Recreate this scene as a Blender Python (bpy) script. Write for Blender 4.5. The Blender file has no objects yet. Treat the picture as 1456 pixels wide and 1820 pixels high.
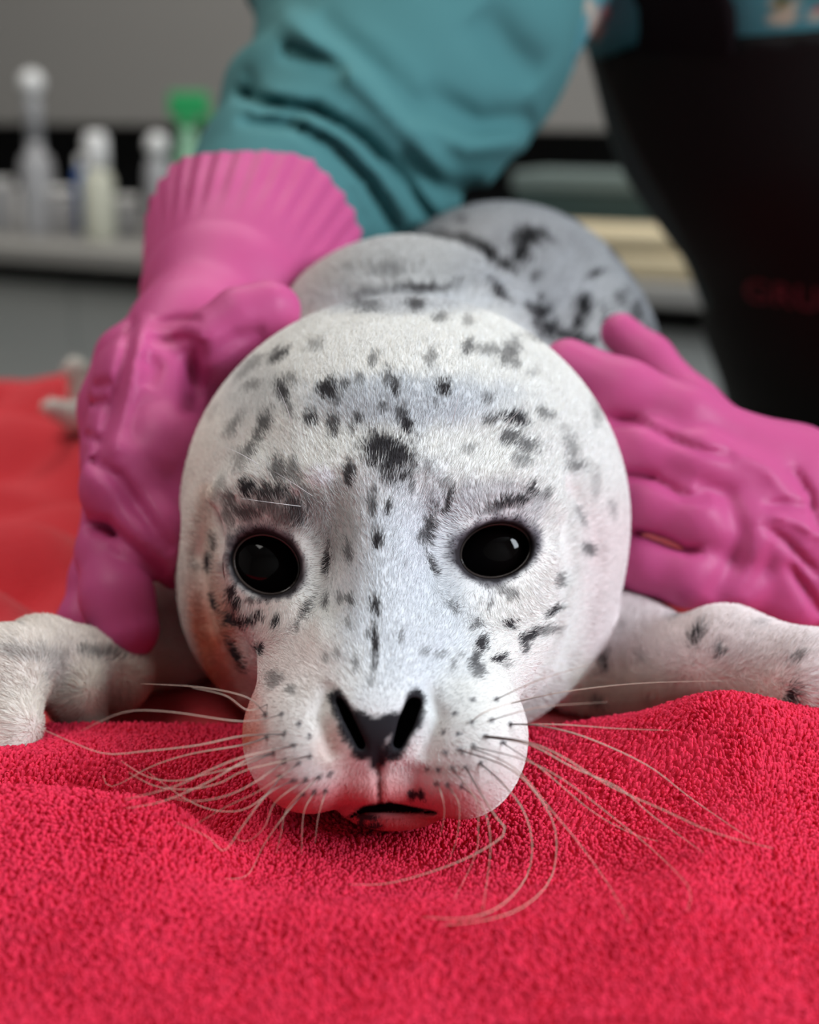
import bpy, math, random
import numpy as np
from mathutils import Vector, Matrix
f32 = np.float32
random.seed(7); RNG = np.random.default_rng(7)

# ------------------------------------------------------------------ camera
F = 2783.0; CX, CY = 728.0, 910.0; CAMZ = .26; PITCH = math.radians(15)
cp, sp_ = math.cos(PITCH), math.sin(PITCH)
sc = bpy.context.scene
cam = bpy.data.cameras.new('camera'); camo = bpy.data.objects.new('camera', cam)
sc.collection.objects.link(camo); sc.camera = camo
cam.sensor_fit = 'VERTICAL'; cam.sensor_height = 36; cam.lens = F/1820*36
cam.clip_start = .02; cam.clip_end = 50
camo.location = (0, 0, CAMZ); camo.rotation_euler = (math.pi/2-PITCH, 0, 0)
cam.dof.use_dof = True; cam.dof.focus_distance = .555; cam.dof.aperture_fstop = 5.2
# ------------------------------------------------------------------ light
sc.view_settings.view_transform = 'Standard'; sc.view_settings.look = 'None'
sc.view_settings.gamma = 1; sc.view_settings.use_curve_mapping = False
sc.view_settings.exposure = 0.4
w = bpy.data.worlds.new('world'); sc.world = w; w.use_nodes = True
w.node_tree.nodes['Background'].inputs[0].default_value = (.88, .93, 1, 1)
w.node_tree.nodes['Background'].inputs[1].default_value = .2
def area(name, loc, target, size, power, col=(1, 1, 1)):
    l = bpy.data.lights.new(name, 'AREA'); l.shape = 'RECTANGLE'; l.size, l.size_y = size
    l.energy = power; l.color = col
    o = bpy.data.objects.new(name, l); sc.collection.objects.link(o); o.location = loc
    o.rotation_euler = (Vector(target)-Vector(loc)).to_track_quat('-Z', 'Y').to_euler()
    return o
area('overhead_light', (-.55, .25, 1.72), (-.25, .40, 0), (1.2, .9), 12, (1, .97, .93))
area('overhead_light', (-.1, 1.75, 1.70), (-.1, 2.1, 0), (1.8, .5), 17, (1, .96, .91))  # added fill light over the counter, brightens the background
area('window_light', (2.02, -.35, 1.21), (.05, .5, .05), (1.26, .94), 54, (.84, .92, 1))

# ------------------------------------------------------------------ frames
def P(x, y, d): return np.array([(x-CX)/F*d, (CY-y)/F*d, d], f32)
def c2w(a):
    a = np.asarray(a); o = np.empty_like(a)
    o[..., 0] = a[..., 0]; o[..., 1] = a[..., 1]*sp_+a[..., 2]*cp
    o[..., 2] = CAMZ+a[..., 1]*cp-a[..., 2]*sp_
    return o
def w2c(a):
    a = np.asarray(a); o = np.empty_like(a); z = a[..., 2]-CAMZ
    o[..., 0] = a[..., 0]; o[..., 1] = a[..., 1]*sp_+z*cp; o[..., 2] = a[..., 1]*cp-z*sp_
    return o
def pix(a): return CX+F*a[..., 0]/a[..., 2], CY-F*a[..., 1]/a[..., 2]
def W(x, y, d): return Vector(c2w(P(x, y, d).astype(float)))
def on_z(x, y, z):
    r = c2w(P(x, y, 1.0).astype(float)); t = (z-CAMZ)/(r[2]-CAMZ)
    return Vector((r[0]*t, r[1]*t, z))
# ------------------------------------------------------------------ noise
_T = RNG.random(4096).astype(f32)
def _h(i, j, k): return _T[(i*73856093 ^ j*19349663 ^ k*83492791) & 4095]
def noise(p, s, seed=0):
    q = p*s+seed*17.3; i = np.floor(q).astype(np.int64); u = (q-i).astype(f32); u = u*u*(3-2*u)
    x, y, z = i[..., 0], i[..., 1], i[..., 2]; a, b, c = u[..., 0], u[..., 1], u[..., 2]
    def L(m, n, t): return m+(n-m)*t
    r = L(L(L(_h(x, y, z), _h(x+1, y, z), a), L(_h(x, y+1, z), _h(x+1, y+1, z), a), b),
          L(L(_h(x, y, z+1), _h(x+1, y, z+1), a), L(_h(x, y+1, z+1), _h(x+1, y+1, z+1), a), b), c)
    return r*2-1
def sst(a, b, x):
    t = np.clip((x-a)/(b-a), 0, 1); return t*t*(3-2*t)
# ------------------------------------------------------------------ sdf
def smin(a, b, k):
    h = np.clip(.5+.5*(b-a)/k, 0, 1); return b+(a-b)*h-k*h*(1-h)
def ssub(a, b, k): return -smin(-a, b, k)        # a minus b
def ell(p, x, y, d, rx, ry, rd, rot=0):
    q = p-P(x, y, d)
    if rot:
        c, s = math.cos(math.radians(rot)), math.sin(math.radians(rot))
        q = np.stack([q[:, 0]*c+q[:, 1]*s, -q[:, 0]*s+q[:, 1]*c, q[:, 2]], 1)
    r = np.array([rx*d/F, ry*d/F, rd], f32)
    a = q/r; k0 = np.sqrt((a*a).sum(1))+1e-9; a = a/r; k1 = np.sqrt((a*a).sum(1))+1e-9
    return k0*(k0-1)/k1
def rc(p, a, b, ra, rb):
    a = np.asarray(a, f32); b = np.asarray(b, f32); ba = b-a; pa = p-a
    h = np.clip(pa@ba/float(ba@ba), 0, 1)
    q = pa-h[:, None]*ba
    return np.sqrt((q*q).sum(1))-(ra+(rb-ra)*h)
def chain(p, pts, k=.006):
    """pts: (px, py, depth, radius)"""
    r = None
    for a, b in zip(pts[:-1], pts[1:]):
        s = rc(p, P(*a[:3]), P(*b[:3]), a[3], b[3]); r = s if r is None else (np.minimum(r, s) if k == 0 else smin(r, s, k))
    return r
def line2(p, pts, dmax):
    """a slot cut along the viewing depth of the muzzle; pts: (px, py, radius px)"""
    x, y = pix(p); r = None
    for a, b in zip(pts[:-1], pts[1:]):
        bx, by = b[0]-a[0], b[1]-a[1]; h = np.clip(((x-a[0])*bx+(y-a[1])*by)/(bx*bx+by*by), 0, 1)
        s = np.hypot(x-a[0]-h*bx, y-a[1]-h*by)-(a[2]+(b[2]-a[2])*h)
        r = s if r is None else np.minimum(r, s)
    return np.maximum(r*p[:, 2]/F, p[:, 2]-dmax)

def fold(x, y, pts, wid, amp, taper=True):
    """a soft ridge (amp < 0) or crease (amp > 0) along a polyline"""
    r = np.full(x.shape, 1e9, f32); T = np.zeros(x.shape, f32); n = len(pts)-1
    for i, (a, b) in enumerate(zip(pts[:-1], pts[1:])):
        bx, by = b[0]-a[0], b[1]-a[1]; h = np.clip(((x-a[0])*bx+(y-a[1])*by)/(bx*bx+by*by), 0, 1)
        s = np.hypot(x-a[0]-h*bx, y-a[1]-h*by); k = s < r; r = np.where(k, s, r); T = np.where(k, (i+h)/n, T)
    m = np.exp(-(r/wid)**2)
    if taper: m = m*np.clip(4*T*(1-T), 0, 1)**.5
    return amp*m

def axis(lo, f0, f1, hi, s, S, g=1.06):
    n = max(1, int(round((f1-f0)/s))); mid = list(np.linspace(f0, f1, n+1))
    out = []; x = f1; h = s
    while x < hi: h = min(h*g, S); x += h; out.append(x)
    left = []; x = f0; h = s
    while x > lo: h = min(h*g, S); x -= h; left.append(x)
    return np.array(left[::-1]+mid+out, f32)

def surface_nets(fn, ax, B=6):
    xs, ys, zs = ax; n = [len(a) for a in ax]
    nb = [(k-1+B-1)//B for k in n]
    cs, hs = [], []
    for a, m in zip(ax, nb):
        lo = a[np.minimum(np.arange(m)*B, len(a)-1)]; hi = a[np.minimum((np.arange(m)+1)*B, len(a)-1)]
        cs.append((lo+hi)/2); hs.append((hi-lo)/2)
    G = np.stack(np.meshgrid(*cs, indexing='ij'), -1).reshape(-1, 3).astype(f32)
    R = np.sqrt(sum(h**2 for h in np.meshgrid(*hs, indexing='ij'))).reshape(-1)
    v = fn(G); act = np.abs(v) < R*1.5+.006
    blk = v.reshape(nb)
    vol = np.repeat(np.repeat(np.repeat(blk, B, 0), B, 1), B, 2)
    vol = np.pad(vol, ((0, 1),)*3, mode='edge')[:n[0], :n[1], :n[2]].astype(f32).copy()
    m = np.zeros([k*B+1 for k in nb], bool)
    for bi in np.argwhere(act.reshape(nb)):
        s = [slice(b*B, b*B+B+1) for b in bi]; m[s[0], s[1], s[2]] = True
    m = m[:n[0], :n[1], :n[2]]
    I = np.argwhere(m)
    for k in range(0, len(I), 400000):
        J = I[k:k+400000]; pts = np.stack([xs[J[:, 0]], ys[J[:, 1]], zs[J[:, 2]]], 1)
        vol[J[:, 0], J[:, 1], J[:, 2]] = fn(pts)
    ins = vol < 0
    cnt = np.zeros([k-1 for k in n], np.int8)
    for dx in (0, 1):
        for dy in (0, 1):
            for dz in (0, 1):
                cnt += ins[dx:n[0]-1+dx, dy:n[1]-1+dy, dz:n[2]-1+dz]
    C = np.argwhere((cnt > 0) & (cnt < 8))
    idx = -np.ones(cnt.shape, np.int64); idx[C[:, 0], C[:, 1], C[:, 2]] = np.arange(len(C))
    acc = np.zeros((len(C), 3)); num = np.zeros(len(C))
    for A in range(3):
        o1, o2 = [k for k in range(3) if k != A]
        for u in (0, 1):
            for t in (0, 1):
                a = C.copy(); a[:, o1] += u; a[:, o2] += t; b = a.copy(); b[:, A] += 1
                va = vol[a[:, 0], a[:, 1], a[:, 2]]; vb = vol[b[:, 0], b[:, 1], b[:, 2]]
                mk = (va < 0) != (vb < 0); tt = va/np.where(mk, va-vb, 1)
                pa = np.stack([xs[a[:, 0]], ys[a[:, 1]], zs[a[:, 2]]], 1)
                pb = np.stack([xs[b[:, 0]], ys[b[:, 1]], zs[b[:, 2]]], 1)
                acc += np.where(mk[:, None], pa+(pb-pa)*tt[:, None], 0); num += mk
    V = (acc/num[:, None]).astype(f32)
    Q = []
    for A in range(3):
        o1, o2 = (A+1) % 3, (A+2) % 3
        s0 = [slice(None)]*3; s1 = [slice(None)]*3; s0[A] = slice(0, -1); s1[A] = slice(1, None)
        ch = ins[tuple(s0)] != ins[tuple(s1)]
        E = np.argwhere(ch); E = E[(E[:, o1] > 0) & (E[:, o2] > 0) & (E[:, o1] < n[o1]-1) & (E[:, o2] < n[o2]-1)]
        sgn = ins[E[:, 0], E[:, 1], E[:, 2]]
        def g(u, t):
            c = E.copy(); c[:, o1] -= u; c[:, o2] -= t; return idx[c[:, 0], c[:, 1], c[:, 2]]
        q = np.stack([g(1, 1), g(0, 1), g(0, 0), g(1, 0)], 1)
        # camera space is left handed: flip
        q = np.where(sgn[:, None], q[:, ::-1], q)
        Q.append(q)
    return V, np.concatenate(Q)

def vnormals(V, Q):
    a = V[Q[:, 2]]-V[Q[:, 0]]; b = V[Q[:, 3]]-V[Q[:, 1]]; nrm = np.cross(a, b)
    N = np.zeros_like(V)
    for k in range(4):
        for c in range(3): N[:, c] += np.bincount(Q[:, k], nrm[:, c], len(V))
    return -N/(np.linalg.norm(N, axis=1, keepdims=True)+1e-12)

# ------------------------------------------------------------------ objects
COL = sc.collection
def link(o, parent=None):
    COL.objects.link(o)
    if parent is not None: o.parent = parent
    return o
def tag(o, label=None, cat=None, group=None, kind=None):
    if label: o['label'] = label
    if cat: o['category'] = cat
    if group: o['group'] = group
    if kind: o['kind'] = kind
    return o
def empty(name, loc, label, cat, group=None, rz=0):
    o = bpy.data.objects.new(name, None); o.location = loc; o.rotation_euler.z = rz; o.empty_display_size = .05
    link(o); return tag(o, label, cat, group)
def mesh(name, V, Q, mat, parent=None, smooth=True, attr=None, world=True):
    me = bpy.data.meshes.new(name); Q = np.asarray(Q); V = np.asarray(V, f32)
    me.vertices.add(len(V)); me.vertices.foreach_set('co', V.ravel())
    k = Q.shape[1]; me.loops.add(len(Q)*k); me.loops.foreach_set('vertex_index', Q.ravel().astype(np.int32))
    me.polygons.add(len(Q)); me.polygons.foreach_set('loop_start', np.arange(len(Q), dtype=np.int32)*k)
    me.polygons.foreach_set('use_smooth', np.full(len(Q), smooth))
    if attr is not None:
        a = me.attributes.new('coat', 'FLOAT_COLOR', 'POINT')
        a.data.foreach_set('color', np.concatenate([attr, np.ones((len(V), 1))], 1).astype(f32).ravel())
    me.update(calc_edges=True); me.validate()
    me.materials.append(mat)
    o = bpy.data.objects.new(name, me); link(o, parent)
    if parent is not None:
        o.matrix_parent_inverse = PW(parent).inverted()
    return o
def PW(o):
    m = Matrix.Translation(o.location) @ o.rotation_euler.to_matrix().to_4x4()
    return PW(o.parent) @ o.matrix_parent_inverse @ m if o.parent else m
class MB:
    def __init__(s): s.v = []; s.f = []
    def add(s, V, Fs):
        n = len(s.v); s.v += [tuple(v) for v in V]; s.f += [tuple(i+n for i in f) for f in Fs]; return s
    def box(s, c, h, M=None, bev=0):
        V = [Vector((x*h[0], y*h[1], z*h[2])) for x in (-1, 1) for y in (-1, 1) for z in (-1, 1)]
        V = [(M @ v if M else v)+Vector(c) for v in V]
        return s.add(V, [(0, 1, 3, 2), (4, 6, 7, 5), (0, 4, 5, 1), (2, 3, 7, 6), (0, 2, 6, 4), (1, 5, 7, 3)])
    def lathe(s, prof, c=(0, 0, 0), n=28):
        V = []; Fs = []; m = len(prof)
        for r, z in prof:
            for k in range(n):
                a = 2*math.pi*k/n; V.append((c[0]+r*math.cos(a), c[1]+r*math.sin(a), c[2]+z))
        for i in range(m-1):
            for k in range(n):
                Fs.append((i*n+k, i*n+(k+1) % n, (i+1)*n+(k+1) % n, (i+1)*n+k))
        Fs.append(tuple(range(n))[::-1]); Fs.append(tuple((m-1)*n+k for k in range(n)))
        return s.add(V, Fs)
    def tube(s, pts, rad, n=6):
        pts = [Vector(p) for p in pts]; V = []; Fs = []; m = len(pts)
        up = Vector((0, 0, 1)); last = None
        for i, p in enumerate(pts):
            t = (pts[min(i+1, m-1)]-pts[max(i-1, 0)]).normalized()
            a = (last if last else t.orthogonal()); a = (a-t*a.dot(t)).normalized(); last = a; b = t.cross(a)
            r = rad[i] if hasattr(rad, '__len__') else rad
            for k in range(n):
                g = 2*math.pi*k/n; V.append(p+(a*math.cos(g)+b*math.sin(g))*r)
        for i in range(m-1):
            for k in range(n): Fs.append((i*n+k, i*n+(k+1) % n, (i+1)*n+(k+1) % n, (i+1)*n+k))
        Fs.append(tuple(range(n))[::-1]); Fs.append(tuple((m-1)*n+k for k in range(n)))
        return s.add(V, Fs)
    def build(s, name, mat, parent=None, smooth=False, bevel=0):
        me = bpy.data.meshes.new(name); me.from_pydata(s.v, [], s.f); me.materials.append(mat)
        if smooth: me.shade_smooth()
        o = bpy.data.objects.new(name, me); link(o, parent)
        if bevel:
            b = o.modifiers.new('bevel', 'BEVEL'); b.width = bevel; b.segments = 2; b.limit_method = 'ANGLE'
        return o
def struct(o): o['kind'] = 'structure'; return o
def curves(name, pts, rad, colr, mat, parent):
    """pts (N,K,3) world, rad (N,K), colr (N,3)"""
    N, K = pts.shape[:2]; hc = bpy.data.hair_curves.new(name); hc.add_curves([K]*N)
    hc.attributes['position'].data.foreach_set('vector', pts.astype(f32).ravel())
    a = hc.attributes.get('radius') or hc.attributes.new('radius', 'FLOAT', 'POINT')
    a.data.foreach_set('value', rad.astype(f32).ravel())
    a = hc.attributes.new('coat', 'FLOAT_COLOR', 'CURVE')
    a.data.foreach_set('color', np.concatenate([colr, np.ones((N, 1))], 1).astype(f32).ravel())
    hc.materials.append(mat)
    o = bpy.data.objects.new(name, hc); link(o, parent)
    if parent is not None: o.matrix_parent_inverse = PW(parent).inverted()
    o['kind'] = 'stuff'
    return o

# ------------------------------------------------------------------ materials
def M(name, col=(.5, .5, .5), rough=.6, attr=False, metal=0, coat=0, sheen=0, bump=None, trans=0, ior=1.45, var=0, spec=None, sss=0):
    m = bpy.data.materials.new(name); m.use_nodes = True; nt = m.node_tree; b = nt.nodes['Principled BSDF']
    b.inputs['Base Color'].default_value = (*col, 1); b.inputs['Roughness'].default_value = rough
    b.inputs['Metallic'].default_value = metal; b.inputs['Coat Weight'].default_value = coat
    b.inputs['Sheen Weight'].default_value = sheen; b.inputs['Transmission Weight'].default_value = trans
    b.inputs['IOR'].default_value = ior
    if spec is not None: b.inputs['Specular IOR Level'].default_value = spec
    if sss:
        b.inputs['Subsurface Weight'].default_value = sss; b.inputs['Subsurface Scale'].default_value = .01
        b.inputs['Subsurface Radius'].default_value = (1, .35, .4)
    if attr:
        a = nt.nodes.new('ShaderNodeAttribute'); a.attribute_name = 'coat'
        nt.links.new(a.outputs['Color'], b.inputs['Base Color'])
    tc = nt.nodes.new('ShaderNodeTexCoord')
    if var:
        n = nt.nodes.new('ShaderNodeTexNoise'); n.inputs['Scale'].default_value = var[0]; n.inputs['Detail'].default_value = 4
        r = nt.nodes.new('ShaderNodeMix'); r.data_type = 'RGBA'
        r.inputs[6].default_value = (*[c*(1-var[1]) for c in col], 1); r.inputs[7].default_value = (*[min(1, c*(1+var[1])) for c in col], 1)
        nt.links.new(tc.outputs['Object'], n.inputs['Vector']); nt.links.new(n.outputs['Fac'], r.inputs[0])
        nt.links.new(r.outputs[2], b.inputs['Base Color'])
    if bump:
        n = nt.nodes.new('ShaderNodeTexNoise'); n.inputs['Scale'].default_value = bump[0]; n.inputs['Detail'].default_value = 3
        bp = nt.nodes.new('ShaderNodeBump'); bp.inputs['Strength'].default_value = bump[1]; bp.inputs['Distance'].default_value = bump[2]
        nt.links.new(tc.outputs['Object'], n.inputs['Vector']); nt.links.new(n.outputs['Fac'], bp.inputs['Height'])
        nt.links.new(bp.outputs['Normal'], b.inputs['Normal'])
    return m
m_skin = M('seal_skin', rough=.85, attr=True, spec=.15)
m_nose = m_skin
m_fur = M('seal_fur', rough=.7, attr=True, spec=.2)
m_eye = M('seal_eye', (.003, .002, .002), .03, spec=.32)
m_tear = M('wet_eye_rim', (.12, .09, .08), .12, coat=1)
m_whisk = M('whisker', rough=.35, attr=True)
m_whiskd = M('dark_whisker', (.16, .11, .10), .35)
m_wart = M('pale_skin', (.8, .78, .78), .4)
m_towel = M('red_terry', (.55, .018, .045), .95, sheen=0, bump=(900, .6, .002), spec=.1)
m_pile = M('red_terry_pile', rough=.9, attr=True, spec=.12)
m_coral = M('coral_terry', (.74, .05, .065), .95, sheen=.2, bump=(500, .8, .002), spec=.1)
m_glove = M('pink_rubber', (.56, .085, .25), .5, spec=.35, bump=(260, .12, .001), sss=.12)
m_teal = M('teal_cotton', (.08, .23, .235), .85, sheen=.25, bump=(700, .3, .001), spec=.2)
m_shirt = M('teal_print', rough=.85, attr=True, spec=.2)
m_black = M('black_rubber', (.006, .0045, .0045), .6, spec=.2)
m_strap = M('black_strap', (.008, .005, .006), .8, spec=.1)
m_letter = M('dull_red_print', (.17, .02, .035), .6)
m_wall = M('grey_wall', (.24, .235, .22), .9, var=(2, .06))
m_ceil = M('white_ceiling', (.35, .35, .34), .9)
m_panel = M('grey_panel', (.25, .24, .225), .8, var=(1.5, .05))
m_cab = M('grey_cabinet', (.58, .60, .58), .7)
m_dark = M('painted_niche_shade', (.008, .008, .009), .9)  # near black stands in for the shade inside the open niche
m_gap = M('dark_gap', (.02, .02, .02), .8)
m_top = M('grey_worktop', (.33, .32, .30), .5)
m_floor = M('grey_floor', (.2, .2, .19), .6, var=(4, .15))
m_steel = M('steel', (.5, .5, .5), .35, metal=1)
m_white = M('white_plastic', (.75, .75, .74), .4)
m_clear = M('grey_plastic', (.35, .35, .36), .4)
m_blue = M('blue_label', (.05, .12, .35), .5)
m_green = M('green_plastic', (.015, .30, .09), .5)
m_pale = M('pale_green_plastic', (.22, .42, .28), .5)
m_cream = M('cream_label', (.55, .55, .45), .6)
m_tan = M('tan_cloth', (.62, .52, .34), .9, var=(30, .12))
m_bin = M('dark_green_plastic', (.03, .055, .05), .5)
m_binlid = M('grey_green_plastic', (.13, .17, .16), .6)

# ------------------------------------------------------------------ towel height
def bumpf(x, y, cx, cy, sx, sy, rot=0):
    c, s = math.cos(rot), math.sin(rot); u = (x-cx)*c+(y-cy)*s; v = -(x-cx)*s+(y-cy)*c
    return np.exp(-(u/sx)**2-(v/sy)**2)
def n2(x, y, s, seed):
    return noise(np.stack([x, y, np.zeros_like(x)], -1), s, seed)
def front_h(x, y):
    z = .012+.006*sst(.30, .52, y)
    z = z+.0035*n2(x, y, 14, 1)+.0012*n2(x, y, 40, 2)
    z = z+.018*bumpf(x, y, .165, .535, .10, .035)+.010*bumpf(x, y, .10, .535, .035, .03)+.006*bumpf(x, y, .118, .535, .022, .02)
    z = z+.012*bumpf(x, y, -.17, .52, .075, .032, .1)
    z = z
    # left front fold and its step
    yl = .478+.006*np.sin((x+.16)*30)
    m = sst(-.050, -.085, x); d = y-yl
    z = z+m*np.where(d < 0, .015*np.exp(-(d/.03)**2), .026*np.exp(-(d/.005)**2)-.011+.011*sst(.012, .045, d))
    # dip under the muzzle and radiating puckers
    z = z-.010*bumpf(x, y, -.008, .49, .062, .05)
    z = z+.005*bumpf(x, y, .00, .425, .09, .022)
    z = z+.006*bumpf(x, y, .10, .46, .02, .07, -.5)+.004*bumpf(x, y, -.10, .43, .03, .05, .6)
    return np.maximum(z, .004)
def back_h(x, y):
    z = .004+(.006*n2(x, y, 6, 4)*sst(.6, .9, y)+.004*n2(x, y, 18, 5))*np.maximum(sst(.10, .2, np.abs(x-.03)), sst(1.0, 1.1, y))
    m = sst(-.12, -.20, x)*sst(.58, .70, y); t = y+.18*(x+.2)+.012*n2(x, y, 9, 14)
    z = z+m*(.010+.026*sst(.88, 1.10, y)+.022*np.abs(np.sin(t*21))+.009*np.sin(t*63+x*20)+.010*np.abs(np.sin(t*38-x*30))-.012)
    return np.maximum(z, .002)
def towel_depth(x, y):
    """depth at which the ray through pixel x,y meets the front towel"""
    for d in np.linspace(.38, .75, 240):
        q = c2w(P(x, y, d).astype(float))
        if q[2] < front_h(np.array(q[0]), np.array(q[1]))+.003: return d
    return .75
def grid(fn, x0, x1, y0, y1, s):
    xs = np.arange(x0, x1+s/2, s); ys = np.arange(y0, y1+s/2, s)
    X, Y = np.meshgrid(xs, ys, indexing='ij'); Z = fn(X, Y); nx, ny = X.shape
    V = np.stack([X, Y, Z], -1).reshape(-1, 3); i = np.arange(nx*ny).reshape(nx, ny)
    Q = np.stack([i[:-1, :-1], i[1:, :-1], i[1:, 1:], i[:-1, 1:]], -1).reshape(-1, 4)
    # turned-down hem so that the cloth has thickness
    n = len(V); ring = np.concatenate([i[:, 0], i[-1, 1:], i[-2::-1, -1], i[0, -2:0:-1]])
    Vb = V[ring].copy(); Vb[:, 2] = .0005; k = np.arange(len(ring)); k2 = np.roll(k, -1)
    Q = np.concatenate([Q, np.stack([ring[k2], ring[k], n+k, n+k2], 1)])
    return np.concatenate([V, Vb]), Q

# ================================================================== ROOM
FLOOR = -.85; TOPZ = .05
floor = struct(MB().box((0, 1.6, FLOOR-.03), (3.2, 3.6, .03)).build('floor', m_floor))
A = on_z(0, 431, TOPZ); B_ = on_z(1250, 507, TOPZ); dirx = (B_-A).normalized(); diry = Vector((-dirx.y, dirx.x, 0))
ang = math.atan2(dirx.y, dirx.x)
def cnt(u, v, z): p = A+dirx*u+diry*v; return (p.x, p.y, z)     # u along the counter, v into it
Rm = Matrix.Rotation(ang, 3, 'Z')
wb = struct(MB().box(cnt(.4, .78, .55), (2.3, .04, 1.4), Rm).build('wall_back', m_wall))
struct(MB().box((-2.1, .9, .45), (.04, 2.9, 1.3)).build('wall_left', m_wall))
struct(MB().box((0, -1.7, .45), (2.14, .04, 1.3)).build('wall_front', m_wall))
struct(MB().box((0, 1.0, 1.79), (2.6, 3.0, .03)).build('ceiling', m_ceil))
wr_ = MB()
wr_.box((2.1, -1.34, .45), (.04, .34, 1.3)).box((2.1, 2.025, .45), (.04, 1.725, 1.3)).box((2.1, -.35, -.065), (.04, .65, .785)).box((2.1, -.35, 1.73), (.04, .65, .03))
struct(wr_.build('wall_right', m_wall))
wf = struct(MB().box((2.07, -.99, 1.21), (.05, .02, .49)).box((2.07, .29, 1.21), (.05, .02, .49)).box((2.07, -.35, .73), (.05, .62, .02)).box((2.07, -.35, 1.69), (.05, .62, .02))
            .box((1.99, -.35, 1.21), (.012, .018, .46)).box((1.99, -.35, 1.38), (.012, .62, .012)).build('window_1', m_white))
# base cabinets
ctop = tag(MB().box(cnt(.4, .33, TOPZ-.013), (1.9, .35, .013), Rm).build('counter_worktop', m_top, bevel=.004),
           'long grey worktop running along the back wall under the bottles', 'counter')
U = (B_-A).length
for k, u0 in enumerate((-1.2, -.55, .1, .75, 1.4)):
    c = cnt(u0+.32, .37, 0); e = empty('base_cabinet', (c[0], c[1], FLOOR), [
        'grey base cabinet at the far left end, mostly out of the picture', 'grey base cabinet under the bottles at the left edge',
        'grey base cabinet hidden mostly behind the pink gloved right hand', 'grey base cabinet behind the seal under the tan cloth',
        'grey base cabinet behind the black overalls at the right'][k], 'cabinet', 'base cabinets along the back wall', ang)
    MB().box((0, 0, .436), (.322, .31, .436)).build('carcass', m_gap, e)
    d = MB().box((0, -.322, .34), (.3235, .01, .30)).build('door', m_cab, e, bevel=.003)
    MB().tube([(.26, -.345, .5), (.26, -.36, .5), (.26, -.36, .6), (.26, -.345, .6)], .005, 8).build('handle', m_steel, d)
    d = MB().box((0, -.322, .755), (.3235, .01, .085)).build('drawer', m_cab, e, bevel=.003)
    MB().tube([(-.06, -.345, .755), (-.06, -.36, .755), (.06, -.36, .755), (.06, -.345, .755)], .005, 8).build('handle', m_steel, d)
# wall unit with the dark open niche below
pl = on_z(100, 400, TOPZ)
nz = .205
wu = empty('wall_unit', cnt(.4, .60, nz), 'wide plain grey wall unit with a dark open niche below it', 'cabinet', None, ang)
MB().box((0, 0, .55), (2.0, .13, .55)).build('front_panel', m_panel, wu, bevel=.004)
MB().box((0, .10, -.075), (2.0, .02, .078)).build('niche_back', m_dark, wu)
for sx in (-1.5, -.2, 1.5):
    MB().box((sx, .02, -.075), (.012, .10, .078)).build('divider', m_dark, wu)
# ---- things on the counter
def upv(px, vin):
    """a point on the counter on the ray of column px, vin metres behind its front edge"""
    lo, hi = 200., 520.
    for _ in range(40):
        mid = (lo+hi)/2; q = on_z(px, mid, TOPZ); v = (q-A).dot(diry)
        if v > vin: lo = mid
        else: hi = mid
    return on_z(px, mid, TOPZ)
def bottle(px, vin, prof, mat, parts, label, group=None, cat='bottle', name='bottle'):
    q = upv(px, vin); e = empty(name, q, label, cat, group)
    MB().lathe(prof).build('body', mat, e, smooth=True)
    for nm, pr, mt in parts: MB().lathe(pr).build(nm, mt, e, smooth=True)
    return e
ball = lambda r, z: [(r*math.sin(t)+1e-4, z-r*math.cos(t)) for t in np.linspace(0, math.pi, 9)]
bottle(72, .12, [(.001, 0), (.025, .001), (.026, .006), (.026, .10), (.022, .115), (.012, .125), (.011, .14)], m_clear,
       [('stem', [(.012, .14), (.012, .20), (.010, .205)], m_clear), ('cap', ball(.019, .224), m_white)],
       'tall grey dropper bottle with a round white cap, leftmost on the counter', 'bottles on the back counter')
bottle(178, .10, [(.001, 0), (.022, .001), (.024, .005), (.024, .085), (.018, .10), (.014, .105)], m_cream,
       [('cap', [(.016, .105), (.018, .107), (.018, .145), (.012, .155)], m_white)],
       'cream bottle with a pale cap beside the blue bottle', 'bottles on the back counter')
bottle(152, .16, [(.001, 0), (.011, .001), (.013, .005), (.013, .085), (.008, .1)], m_blue, [('cap', [(.008, .1), (.008, .115), (.002, .118)], m_white)],
       'small slim blue bottle tucked behind the cream bottle', 'bottles on the back counter')
bottle(286, .12, [(.001, 0), (.018, .001), (.019, .005), (.019, .10), (.015, .115), (.011, .12)], m_clear,
       [('cap', ball(.017, .138), m_white)], 'grey bottle with a round pale cap near the pink cuff', 'bottles on the back counter')
e = bottle(340, .14, [(.001, 0), (.030, .001), (.032, .008), (.030, .07), (.020, .12), (.012, .15), (.012, .16)], m_pale,
           [('neck', [(.012, .16), (.013, .175)], m_green)], 'pale green spray bottle with a bright green trigger head', None)
MB().box((.004, 0, .193), (.028, .012, .018)).box((.030, 0, .172), (.006, .005, .014)).build('spray_head', m_green, e, bevel=.004)
for k, (px, h, mt, lab) in enumerate([(8, .07, m_clear, 'short grey jar at the left edge of the counter'), (38, .055, m_white, 'low white jar between two grey bottles'),
                                  (112, .06, m_clear, 'short grey jar right of the tall dropper bottle'), (228, .05, m_clear, 'low grey jar right of the cream bottle')]):
    bottle(px, .13+.02*(k % 2), [(.001, 0), (.020, .001), (.021, .004), (.021, h*.8), (.017, h)], mt, [('lid', [(.019, h), (.019, h+.012), (.001, h+.013)], m_white)], lab,
           'jars on the back counter', 'jar', 'jar')
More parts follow.
